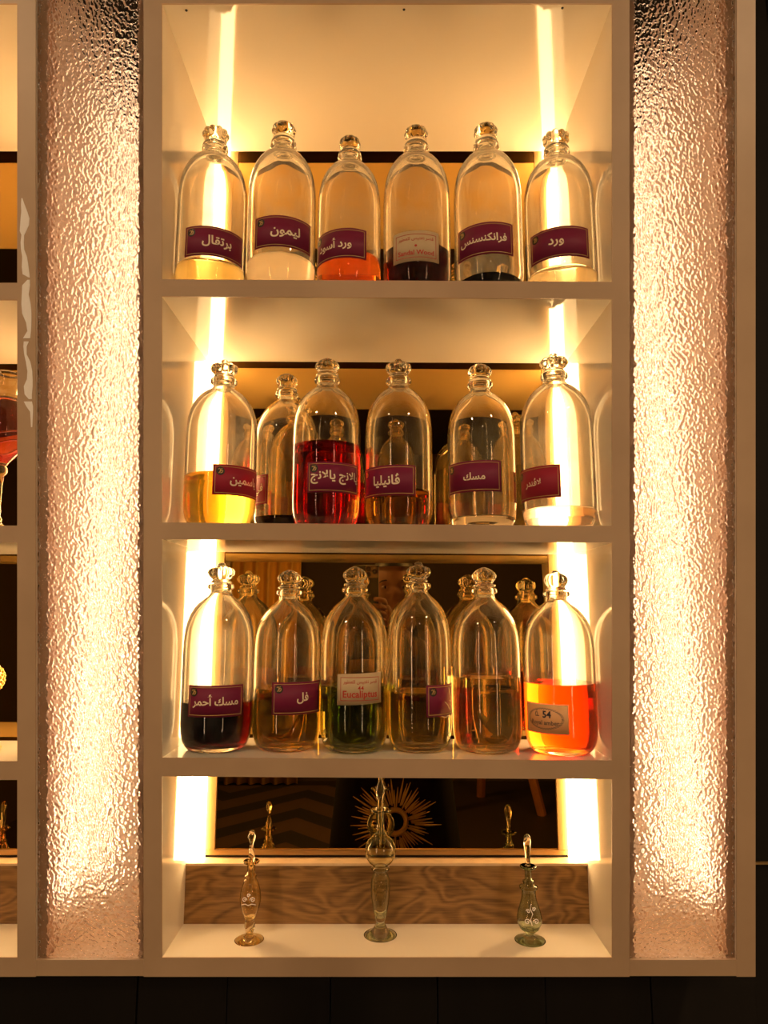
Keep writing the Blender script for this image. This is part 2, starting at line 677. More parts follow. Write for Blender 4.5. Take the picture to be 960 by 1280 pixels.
        stroke_flat(bm, [(-.0128, zc + .0035), (-.0118, zc + .007), (-.0095, zc + .0072), (-.0088, zc + .0045), (-.0125, zc + .0028), (-.0068, zc + .003)], .001)
        stroke_flat(bm, [(-.011, zc + .0092), (-.0095, zc + .0092)], .001)
        obj('small_mark', bend(bm, Rt, am), M['navy'], lo)
        obj('number', lettering('54', Rt, am, zc + .0052, height=.0085, off=0.03, dx=.0035), M['navy'], lo)
        obj('lettering', lettering('Royal amber', Rt, am, zc - .0055, width=w * .62, off=0.01), M['navy'], lo)
    return root


LIQ = {
    'honey': liquid_mats('honey_liquid', (0.965, 0.8, 0.03), 18),
    'clear': liquid_mats('clear_liquid', (0.8, 0.6, 0.25), 5),
    'redamber': liquid_mats('redamber_liquid', (0.936, 0.59, 0.05), 70),
    'brown': liquid_mats('brown_liquid', (0.71, 0.42, 0.04), 170),
    'blackish': liquid_mats('blackish_liquid', (0.1, 0.07, 0.04), 150),
    'straw': liquid_mats('straw_liquid', (0.93, 0.72, 0.03), 9),
    'yellow': liquid_mats('yellow_liquid', (0.993, 0.88, 0.01), 38),
    'red': liquid_mats('red_liquid', (0.95, 0.12, 0.23), 75),
    'amber': liquid_mats('amber_liquid', (0.93, 0.72, 0.06), 40),
    'pink': liquid_mats('pink_liquid', (0.8, 0.31, 0.08), 6.5),
    'wine': liquid_mats('wine_liquid', (0.625, 0.14, 0.14), 240),
    'gold': liquid_mats('gold_liquid', (0.955, 0.80, 0.02), 30),
    'green': liquid_mats('green_liquid', (0.66, 0.78, 0.04), 46),
    'olive': liquid_mats('olive_liquid', (0.875, 0.78, 0.06), 16),
    'orange': liquid_mats('orange_liquid', (0.997, 0.60, 0.03), 85),
    'decanter': liquid_mats('decanter_liquid', (0.95, 0.2, 0.2), 45),
}

# shelves of the middle bay: (left top row, right top row, thickness rows)
SH = {1: (349, 352.5, 21.5), 2: (653, 657.5, 21), 3: (947, 950.5, 23.5)}
XL, XR = fx(202.5), fx(765)


def shelf_top(n, x):
    l, r, _ = SH[n]
    t = (x - XL) / (XR - XL)
    return fyz(l)[1] * (1 - t) + fyz(r)[1] * t


# row, centre px, px row where that centre was read, y of axis, body px half width, top py, liquid level py, liquid, crown, ring, dusty, label(px0, px1, py top, py bottom, kind, text, width share, dx), description
Y1, Y2, Y3 = 0.8065, 0.858, 0.899
P, CR, PA, FI = 'plum', 'crimson', 'paper', 'film'
BOTTLES = [
    (1, 265, 290, Y1, 42.5, 158, 320, 'honey', 'tulip', 2, 1, (235, 302, 282, 319, P, 'برتقال', .46, .01), 'glass bottle with pale honey oil and plum label, leftmost on the top shelf'),
    (1, 352, 290, Y1, 42.5, 153, 313, 'clear', 'bud', 2, 1, (321, 387, 269, 308, P, 'ليمون', .48, .02), 'nearly clear glass bottle with plum label set high, second from left on the top shelf'),
    (1, 436.5, 290, Y1, 39.5, 170, 310, 'redamber', 'ball', 2, 1, (398, 457, 285, 322, P, 'ورد أسود', .62, -.06), 'smallest bottle on the top shelf, red amber oil behind a plum label'),
    (1, 521, 290, Y1, 42, 158, 300, 'brown', 'bud', 2, 1, (493, 547, 288, 326, PA, 'Sandal Wood', 0, 0), 'bottle of dark brown oil with a cream paper Sandal Wood label'),
    (1, 610, 290, Y1, 42.5, 155, 337, 'blackish', 'bud', 2, 1, (574, 639, 277, 317, P, 'فرانكنسنس', .80, -.02), 'bottle with a thin black layer of oil and a long word on its plum label'),
    (1, 699.5, 290, Y1, 43.2, 163, 328, 'straw', 'tulip', 2, 1, (665, 732, 282, 320, P, 'ورد', .24, -.04), 'bottle of pale straw oil in front of the right light strip, top shelf'),
    (2, 277, 560, Y2 - .004, 43.8, 450, 588, 'yellow', 'tulip', 1, 1, (268, 317, 580, 618, CR, 'ياسمين', .56, .04), 'bottle of glowing yellow oil, leftmost on the second shelf, label turned right'),
    (2, 357, 560, .932, 38.5, 467, 643, 'brown', 'bud', 1, 0, (320.5, 337, 592, 629, CR, 'في', .20, .30), 'set back bottle with a little brown oil, between the yellow and the red bottles'),
    (2, 408, 560, Y2, 42.5, 448, 549, 'red', 'bud', 1, 0, (386, 446, 577, 615, P, 'يالانج يالانج', .92, .02), 'bottle half full of bright red oil on the second shelf'),
    (2, 498.5, 560, Y2, 42, 449, 609, 'amber', 'tulip', 1, 0, (457.5, 518, 581, 619, P, 'ڤانيليا', .46, .02), 'bottle of amber oil right beside the red one on the second shelf'),
    (2, 601.5, 560, Y2, 42, 455, 642, 'clear', 'bud', 1, 0, (562, 624, 575, 614, P, 'مسك', .36, .06), 'almost empty clear bottle with plum label, second from right on the second shelf'),
    (2, 696, 560, Y2 - .004, 45, 442, 631, 'pink', 'tulip', 1, 1, (653, 699, 580, 621, CR, 'لاڤندر', .36, -.02), 'bottle with pale pinkish oil before the right light strip, second shelf'),
    (3, 273, 830, Y3 - .003, 43.2, 703, 881, 'wine', 'tulip', 1, 1, (240, 303, 857, 897, P, 'مسك أحمر', .80, 0), 'bottle of dark wine red oil, leftmost on the third shelf'),
    (3, 359.5, 830, Y3 + .006, 42, 712, 863, 'gold', 'bud', 1, 0, (342, 399, 853, 894, P, 'فل', .22, .04), 'bottle of deep gold oil with plum label, second from left on the third shelf'),
    (3, 443, 830, Y3 - .001, 42, 708, 860, 'green', 'bud', 1, 0, (423, 475, 842, 881, PA, 'Eucaliptus', 0, 0), 'bottle of dark green oil with a cream paper Eucaliptus label'),
    (3, 524, 830, Y3 + .004, 40, 702, 867, 'olive', 'tulip', 1, 0, (532, 565, 857, 897, P, '', 0, 0), 'bottle of pale olive oil with a scratched plum label turned to the right'),
    (3, 607.5, 830, Y3, 42.6, 709, 849, 'straw', 'bud', 1, 0, None, 'unlabelled bottle more than a third full of clear oil, third shelf'),
    (3, 698.5, 830, Y3 - .007, 44, 713, 857, 'orange', 'ball', 1, 0, (659, 708, 881, 919, FI, '', 0, 0), 'bottle of bright orange oil with a tan zigzag label numbered 54'),
]


def build_bottles():
    for (row, cx, cy, yc, half, top, lev, liq, crown, ring, dusty, lab, desc) in BOTTLES:
        zm = z_at(cy, yc)
        x = x_at(cx, yc, zm)
        F = yc * CT + (zm - CZ) * ST
        R = half / FPX * F * 0.9985
        zb = shelf_top(row, x) + 0.0004
        H = z_at(top, yc) - zb
        sp = dict(x=x, yc=yc, zb=zb, R=R, H=H, label=desc, crown=crown, ring=ring, dusty=dusty, liq=liq)
        if lev:
            sp['level'] = max(z_at(lev, yc - R) - zb, 0.0125)
        if lab:
            p0, p1, t, b, kind, text, tw, dx = lab
            face = -math.atan2(x, yc)
            f = lambda p: math.asin(max(-.97, min(.97, (p - cx) / half)))
            a0, a1 = face + f(p0), face + f(p1)
            yf = yc - R
            z0, z1 = z_at(b, yf) - zb, z_at(t, yf) - zb
            full = 0.078
            if liq == 'brown' and row == 2:
                a0 = a1 - full / R
            if text == 'ياسمين':
                a1 = a0 + full / R
            if text == 'لاڤندر':
                a0 = a1 - full / R * .9
            d = dict(a0=a0, a1=a1, z0=z0, z1=z1, kind=kind, text=text, tw=tw, dx=dx)
            if liq == 'olive':
                a1 = a0 + full / R
                d.update(a1=a1, scratch=True, label='scratched plum label')
            if kind == PA and liq == 'green':
                d.update(num='44', skew=.002)
            if kind == FI:
                d['label'] = 'tan label with zigzag ring'
            sp['lab'] = d
        make_bottle(sp)


# ------------------------------------------------------------------ cabinets
TOP_PY, BOT_PY = -150, 1221
GAP = 0.014                      # boards stop short of the mirror
BACK = YM + 0.004


def strip_poly(y_back, py0, py1, front=0.0):
    """(y, z) outline of a horizontal board between rows py0 (top) and py1 (bottom), from the leaning front to y_back."""
    y0, z0 = fyz(py0)
    y1, z1 = fyz(py1)
    return [(y1 + front, z1), (y_back, z1), (y_back, z0), (y0 + front, z0)]


EB = 0.0016                      # edge band thickness


def board(name, root, pyl, pyr, th, x0, x1, y_back=None):
    yb = YM - GAP if y_back is None else y_back
    dz = fyz(pyl)[1] - fyz(pyr)[1]
    bm = bmesh.new()
    fs = add_prism(bm, strip_poly(yb, pyl, pyl + th, EB), x0, x1, dz)
    bmesh.ops.recalc_face_normals(bm, faces=bm.faces)
    for f in bm.faces:
        if f.normal.y > 0.9:
            f.material_index = 1
    o = obj(name, bm, [M['cream'], M['raw']], root)
    bm = bmesh.new()
    y0, z0 = fyz(pyl)
    y1, z1 = fyz(pyl + th)
    add_prism(bm, [(y1, z1), (y1 + EB, z1), (y0 + EB, z0), (y0, z0)], x0, x1, dz)
    obj('edge_band', fix(bm), M['taupe'], o, label='taupe edge band')
    return o


def side_panel(root, p0, p1, name='side_panel', left=M['cream'], right=M['cream']):
    bm = bmesh.new()
    add_prism(bm, strip_poly(BACK + .014, TOP_PY, BOT_PY, EB), fx(p0), fx(p1))
    o = obj(name, fix(bm), M['cream'], root)
    bm = bmesh.new()
    y0, z0 = fyz(TOP_PY)
    y1, z1 = fyz(BOT_PY)
    add_prism(bm, [(y1, z1), (y1 + EB, z1), (y0 + EB, z0), (y0, z0)], fx(p0), fx(p1))
    obj('edge_band', fix(bm), M['taupe'], o, label='taupe edge band')
    return o


YP = (fyz(1197)[1] - CZ) / slope(1155)           # front of the plywood panel
ZL = z_at(1079, YP)                              # top of the ledge it makes
ZTOP = fyz(4)[1]


def light_strip(root, x0, x1, y0, y1, z0, z1, mat, face):
    """LED bar: white channel with a glowing diffuser."""
    bm = bmesh.new()
    add_box(bm, x0, x1, y0, y1, z0, z1)
    d = obj('led_diffuser', fix(bm), mat, root, label='glowing warm white light bar')
    bm = bmesh.new()
    if face == 'y':
        add_box(bm, x0, x1, y1, y1 + .0015, z0, z1)
    elif face == '+x':
        add_box(bm, x0 - .0015, x0, y0, y1, z0, z1)
    else:
        add_box(bm, x1, x1 + .0015, y0, y1, z0, z1)
    obj('led_channel', fix(bm), M['channel'], d)
    return d


def bay(label, pl, pr, shelves, posts):
    root = thing('display_cabinet', label, 'cabinet', (0, 0, 0))
    x0, x1 = fx(pl), fx(pr)
    for a, b in posts:
        side_panel(root, a, b)
    for l, r, th in shelves:
        board('shelf', root, l, r, th, x0, x1)
    board('bottom_board', root, 1197, 1197, 24, x0, x1, BACK)
    top_board = board('top_board', root, -17, -17, 21.5, x0, x1)
    tb = top_board
    if pl > 0:
        zt = fyz(4.5)[1]
        for px, py in ((233, 13), (505, 12), (703, 10)):
            ys = (zt - CZ) / slope(py)
            bm = bmesh.new()
            lathe(bm, [(0, zt - .0006), (.0014, zt - .0006), (.0018, zt + .0002), (0, zt + .0002)], 12)
            bmesh.ops.translate(bm, verts=bm.verts, vec=(x_at(px, ys, zt), ys, 0))
            obj('screw_head', fix(bm), M['black'], tb, True, 'small dark screw head')
    # back board, mirror, frame, plywood
    zb = fyz(1197)[1]
    bm = bmesh.new()
    add_box(bm, x0, x1, BACK, BACK + .012, fyz(BOT_PY)[1], fyz(TOP_PY)[1])
    obj('back_board', fix(bm), M['raw'], root)
    lw = 0.0195
    zmir = ZL + .004
    bm = bmesh.new()
    add_box(bm, x0, x1, YM, YM + .0035, zmir, ZTOP + .03)
    mo = obj('back_mirror', fix(bm), M['mirror'], root, label='bronze tinted mirror')
    bm = bmesh.new()
    add_box(bm, x0 + lw, x0 + lw + .013, YM - .003, YM - .0002, zmir + .006, ZTOP + .03)
    obj('mirror_stile', fix(bm), M['brass'], mo)
    bm = bmesh.new()
    add_box(bm, x1 - lw - .013, x1 - lw, YM - .003, YM - .0002, zmir + .006, ZTOP + .03)
    obj('mirror_stile', fix(bm), M['brass'], mo)
    bm = bmesh.new()
    add_box(bm, x0 + lw, x1 - lw, YM - .004, YM - .0002, zmir, zmir + .006)
    obj('mirror_rail', fix(bm), M['brass'], mo)
    bm = bmesh.new()
    add_box(bm, x0, x1, YP, YP + .01, zb, ZL - .003)
    obj('plywood_panel', fix(bm), M['ply'], root, label='brown figured plywood panel')
    bm = bmesh.new()
    add_box(bm, x0, x1, YP - .001, YM - .0001, ZL - .003, ZL)
    obj('ledge', fix(bm), M['plytop'], root)
    z0, z1 = ZL + .0003, ZTOP + .02
    light_strip(root, x0 + .0003, x0 + lw, YM - .0125, YM - .002, z0, z1, M['led'], 'y')
    light_strip(root, x1 - lw, x1 - .0003, YM - .0125, YM - .002, z0, z1, M['led'], 'y')
    return root


def pebble_pane(root, p0, p1):
    """hammered glass: front face displaced into lumps."""
    x0, x1 = fx(p0), fx(p1)
    py0, py1 = TOP_PY, 1200
    step = 0.9
    nx, ny = int((p1 - p0) / step), int((py1 - py0) / step)
    fr, th = 0.004, 0.005
    vs = []
    for j in range(ny + 1):
        py = py0 + (py1 - py0) * j / ny
        y, z = fyz(py)
        for i in range(nx + 1):
            x = x0 + (x1 - x0) * i / nx
            q = Vector((x * 290, (py * K) * 260, 3.3))
            q += 0.35 * noise.noise_vector(q * 0.6)
            d, _ = noise.voronoi(q, distance_metric='DISTANCE')
            b = max(0.0, 1 - (d[0] / 0.75) ** 2)
            h = 0.0020 * b + 0.0004 * noise.noise(q * 0.9)
            ed = min(1.0, min(i, nx - i, ny - j) / 3.0)
            vs.append((x, y + fr - h * ed, z))
    nf = len(vs)
    vs += [(x, y + fr + th, z) for (x, y, z) in ((x0, *fyz(py0)), (x1, *fyz(py0)), (x1, *fyz(py1)), (x0, *fyz(py1)))]
    W = nx + 1
    fs = [(j * W + i, (j + 1) * W + i, (j + 1) * W + i + 1, j * W + i + 1) for j in range(ny) for i in range(nx)]
    a, b, c, d = nf, nf + 1, nf + 2, nf + 3
    fs.append((a, b, c, d))
    fs.append(tuple([a] + [i for i in range(0, W)][0:] + [b])[::-1])
    fs.append(tuple([d] + [ny * W + i for i in range(W)] + [c]))
    fs.append(tuple([a] + [j * W for j in range(ny + 1)] + [d]))
    fs.append(tuple([b] + [j * W + nx for j in range(ny + 1)] + [c])[::-1])
    me = bpy.data.meshes.new('pebbled_glass_pane')
    me.from_pydata(vs, [], fs)
    me.update()
    bm = bmesh.new()
    bm.from_mesh(me)
    bmesh.ops.recalc_face_normals(bm, faces=bm.faces)
    bm.to_mesh(me)
    bm.free()
    for p in me.polygons[:len(fs) - 5]:
        p.use_smooth = True
    me.materials.append(M['pebble'])
    o = link(bpy.data.objects.new('pebbled_glass_pane', me), root)
    o['label'] = 'pebbled clear glass'
    return o


def light_box(label, g0, g1, l0, l1, inner, own_post=None):
    """g0..g1 clear width between posts, l0..l1 lit opening; inner = side that carries the light bar."""
    root = thing('light_box', label, 'light panel', (0, 0, 0))
    if own_post:
        side_panel(root, *own_post)
    x0, x1 = fx(g0), fx(g1)
    pebble_pane(root, g0 + .1, g1 - .1)
    # lips behind the glass
    for a, b in ((g0, l0), (l1, g1)):
        bm = bmesh.new()
        y0, z0 = fyz(TOP_PY)
        y1, z1 = fyz(1200)
        o_ = .0105
        add_prism(bm, [(y1 + o_, z1), (y1 + o_ + .012, z1), (y0 + o_ + .012, z0), (y0 + o_, z0)], fx(a) + .0002, fx(b) - .0002)
        obj('frame_lip', fix(bm), M['lip'], root)
    bm = bmesh.new()
    add_prism(bm, strip_poly(BACK, 1200, 1220, 0), x0 + .0002, x1 - .0002)
    obj('bottom_rail', fix(bm), M['taupe'], root)
    # lining: back, floor
    yb = YM - 0.012
    bm = bmesh.new()
    add_box(bm, x0 + .0002, x1 - .0002, yb, yb + .01, fyz(1200)[1], fyz(TOP_PY)[1])
    obj('back_panel', fix(bm), M['boxin'], root)
    z0, z1 = fyz(1150)[1], fyz(-125)[1]
    xm = (x0 + x1) / 2
    for a, b in ((x0 + .0002, x0 + .003), (x1 - .003, x1 - .0002)):
        bm = bmesh.new()
        yt, zt = fyz(TOP_PY)
        yb1, zb1 = fyz(1199)
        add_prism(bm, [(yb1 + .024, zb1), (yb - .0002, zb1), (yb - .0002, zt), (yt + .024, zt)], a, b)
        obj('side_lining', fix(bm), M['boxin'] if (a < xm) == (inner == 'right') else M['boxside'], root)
    xc = x0 + (x1 - x0) * (.24 if inner == 'right' else .76)
    light_strip(root, xc - .0016, xc + .0016, yb - .006, yb - .002, z0, z1, M['led2'], 'y')
    if inner == 'right':
        light_strip(root, x0 + .0046, x0 + .007, yb - .0495, yb - .0465, z0, z1, M['led2'], '+x')
    else:
        light_strip(root, x1 - .007, x1 - .0046, yb - .0495, yb - .0465, z0, z1, M['led2'], '-x')
    return root


def build_cabinets():
    main = bay('cream three-shelf display bay in the middle, lined with a bronze mirror', 202.5, 765, list(SH.values()), [(179.5, 202.5), (765, 787)])
    left = bay('neighbouring display bay, cut off by the left edge of the photo', -541, 21.5, [(353.5, 353.5, 21.5), (657, 657, 21), (951.5, 951.5, 23.5)], [(-564, -541), (21.5, 44.5)])
    # torn film on the front of the left post
    def torn(rows, w):
        bm = bmesh.new()
        A, B = [], []
        for px0, px1, py in rows:
            y, z = fyz(py)
            A.append(bm.verts.new((fx(px0), y - .0006, z)))
            B.append(bm.verts.new((fx(px1), y - .0006, z)))
        for i in range(len(rows) - 1):
            bm.faces.new((A[i], A[i + 1], B[i + 1], B[i]))
        bmesh.ops.recalc_face_normals(bm, faces=bm.faces)
        r = bmesh.ops.extrude_face_region(bm, geom=bm.faces[:])
        for v in r['geom']:
            if isinstance(v, bmesh.types.BMVert):
                v.co.y += .0005
        return obj('torn_film', fix(bm), M['tape'], left, label='torn whitish film')
    torn([(27, 28.2, 248), (26.5, 31, 256), (26.8, 34.5, 265), (26, 37, 273), (25.5, 36.5, 281), (25, 33, 289), (27, 30.5, 294), (26, 30, 303), (26.5, 30.5, 312), (28, 34, 321), (27.5, 36, 334), (28.5, 37, 343), (36, 37.5, 347)], 0)
    torn([(34.5, 37.5, 350), (28, 37.8, 357), (27.5, 36, 368), (27, 38.5, 380), (28, 39.5, 392), (33, 39.5, 404), (34.5, 39, 414), (29, 38, 423)], 0)
    torn([(30, 36, 427), (29.5, 33.5, 433), (30.5, 33.5, 443), (32.5, 38, 452), (34.5, 40.5, 464), (34, 41, 474), (30, 41, 483), (31, 40, 493), (36, 40, 499)], 0)
    torn([(30, 40, 502), (33, 41.5, 508), (38, 41.5, 515), (38.5, 41, 524), (39, 40.5, 534)], 0)
    light_box('left glowing panel of pebbled glass between the two display bays', 44.5, 179.5, 55.5, 169.5, 'right')
    light_box('right glowing panel of pebbled glass at the cabinet end', 787, 921, 796.5, 912, 'left', (921, 944.5))


# ------------------------------------------------------------------ small perfume bottles
def hollow(prof, t):
    """outer profile bottom to rim, then back down inside, leaving a solid foot."""
    return prof


def small_bottle(label, px, py_base, foot_h, scale_rows, outer, inner_from, stop, col, rib=None, engr=None, yoff=0.0):
    """outer: rows (r px, py) from the foot to the lip; stop: rows (rx px, py) of the stopper from tip to neck."""
    yb_, zb = fyz(1197)[0], fyz(1197)[1]
    # y where the foot's front edge is seen at py_base
    y_front = (zb - CZ) / slope(py_base)
    kx = (y_front * CT + (zb - CZ) * ST) / FPX
    yc = y_front + outer[0][0] * kx
    kx = (yc * CT + (zb + .05 - CZ) * ST) / FPX
    x = (px - 480) * kx
    root = thing('perfume_flacon', label, 'perfume bottle', (x, yc, zb + .0002), 0, 'blown glass flacons on the bottom board')
    zz = lambda py: max(z_at(py, yc) - zb, 0)
    base_py = outer[0][1]
    sh = zz(base_py)
    H = lambda py: zz(py) - sh
    prof = [(0, 0.0006)] + [(r * kx, H(py)) for r, py in outer]
    wall = 0.0011
    inn = [(max(r * kx - wall, .0008), H(py)) for r, py in outer[inner_from:]][::-1]
    inn[0] = (inn[0][0], H(outer[-1][1]) + .0)
    inn.append((0, inn[-1][1] + .0008))
    full = prof + inn
    bm = bmesh.new()
    no = len(prof)

    def mod(r, z, ph, i):
        py = (outer[i - 1][1] if 0 < i < no else None)
        if rib and i < no and i > 0:
            lo, hi, n, dep, tw = rib
            if lo <= py <= hi:
                r *= 1 + dep * math.cos(n * ph + tw * (py - lo))
        return r, z
    lathe(bm, full, 48, mod)
    body = obj('flacon_body', fix(bm), col, root, True)
    # stopper: solid, flattened twist
    bm = bmesh.new()
    rows = []
    for r, py in stop:
        rows.append((r * kx, H(py)))
    st = [(0, rows[0][1] + .0005)] + rows + [(0, rows[-1][1] - .0004)]

    def smod(r, z, ph, i):
        a = z * 120
        return r * (1 + 0.22 * math.cos(2 * ph + a)), z
    lathe(bm, st, 32, smod)
    obj('glass_stopper', fix(bm), M['crown'], root, True, 'clear twisted glass stopper')
    if engr:
        bm = bmesh.new()
        for stroke in engr:
            pts = []
            for dx, py in stroke:
                # radius of the body at this row
                rr = None
                for (r0, p0), (r1, p1) in zip(outer, outer[1:]):
                    if min(p0, p1) <= py <= max(p0, p1) and p0 != p1:
                        rr = r0 + (r1 - r0) * (py - p0) / (p1 - p0)
                        break
                rr = (rr or 8) * kx + .0003
                sx = max(-.95, min(.95, dx * kx / rr))
                pts.append((rr * sx, -rr * math.sqrt(1 - sx * sx), H(py)))
            tube(bm, pts, .0005, 6)
        obj('engraving', fix(bm), M['tape'], body, False, 'pale engraved scrolls')
    return root


def scroll(cx, cy, r, sgn=1, turns=1.25):
    return [(cx + sgn * r * (1 - .75 * t / 14) * math.cos(turns * 2 * PI * t / 14), cy - r * (1 - .75 * t / 14) * math.sin(turns * 2 * PI * t / 14)) for t in range(15)]


def build_flacons():
    amber = glass('amber_blown_glass', (0.99, 0.94, 0.80), 1.45)
    smoke = glass('smoky_green_glass', (0.94, 0.94, 0.86), 1.45)
    teal = glass('grey_green_glass', (0.88, 0.91, 0.84), 1.45)
    small_bottle('small amber glass flacon with twisted stem, left on the bottom board', 313, 1183, 0, 1,
                 [(17.5, 1178), (18, 1176.5), (17, 1174.5), (10, 1172.5), (6, 1170), (5.2, 1167), (5.0, 1163), (5.2, 1159), (5.6, 1155), (5.8, 1151), (6, 1148), (8, 1143), (11, 1136),
                  (12.8, 1128), (13.2, 1122), (12.4, 1114), (10.4, 1106), (7.6, 1099), (6.2, 1097), (7.6, 1095.8), (7.4, 1094), (5, 1093), (4.8, 1086), (5.2, 1080), (9.5, 1078.4), (10.6, 1077), (9.6, 1075.8), (5.4, 1075.6)],
                 10, [(1.5, 1038), (3.2, 1041), (4.0, 1046), (3.0, 1051), (1.8, 1055), (3.0, 1060), (4.4, 1066), (4.4, 1072), (3.2, 1078), (2.2, 1088), (1.4, 1110), (1.0, 1135)], amber,
                 rib=(1149, 1168, 2, .24, .32), engr=[scroll(-5, 1120, 3.2, 1), scroll(5, 1120, 3.2, -1), [(-8.5, 1127), (-4, 1125), (0, 1126.5), (4, 1125), (8.5, 1127)], scroll(0, 1114.5, 2.2, 1)])
    small_bottle('tall smoky glass flacon with a round bulb, middle of the bottom board', 475.5, 1178, 0, 1,
                 [(20, 1173), (20.5, 1171), (19.5, 1169), (14, 1166), (9, 1161), (6, 1155), (5.2, 1152), (7, 1146), (9.4, 1134), (11.4, 1120), (11.8, 1108), (10.8, 1098), (8.6, 1091), (8, 1088.5),
                  (11.2, 1087), (11.4, 1084.6), (8.4, 1083.4), (9, 1082), (14, 1078), (18, 1072), (19.6, 1064), (18.6, 1056), (15, 1049), (10, 1044.6), (6.4, 1043), (9.6, 1041.6), (9.6, 1039.8), (5.4, 1038.6),
                  (5.2, 1030), (5.4, 1018), (7, 1015), (13.4, 1013.4), (14.2, 1012), (13, 1010.8), (6, 1011)],
                 7, [(1.2, 972), (1.8, 976), (4.2, 984), (5.4, 991), (4.8, 999), (3.6, 1007), (3.4, 1014), (2.6, 1024), (1.6, 1040), (1.2, 1060)], smoke,
                 rib=(1098, 1150, 8, .035, 0))
    small_bottle('squat grey green flacon with engraved belly, right on the bottom board', 661, 1184, 0, 1,
                 [(18.5, 1179), (19, 1177), (17.5, 1175), (9, 1172), (4.6, 1169.5), (4.2, 1167), (7, 1164.5), (12, 1160), (15, 1153), (15.6, 1147), (14.2, 1139), (11.6, 1131), (9.4, 1123), (8.6, 1116), (9.2, 1111.5),
                  (11.4, 1110), (11.4, 1107.6), (8, 1106.6), (6, 1104), (7.4, 1102.6), (7.2, 1100.8), (4.4, 1099.6), (4.2, 1092), (4.8, 1086), (9.8, 1084.6), (10.6, 1083), (9.4, 1082), (5, 1082)],
                 7, [(1.6, 1043), (3.4, 1046), (4.8, 1052), (4.9, 1059), (3.8, 1066), (2.8, 1073), (2.8, 1080), (3.0, 1086), (2.2, 1098), (1.3, 1115), (1.0, 1135)], teal,
                 engr=[scroll(-5.5, 1146, 3.6, 1), scroll(5.5, 1146, 3.6, -1), [(0, 1150), (-1.5, 1143), (1.5, 1137), (-1, 1131), (0.5, 1126)], scroll(-3.6, 1134, 2.4, -1), scroll(3.6, 1132, 2.4, 1)])


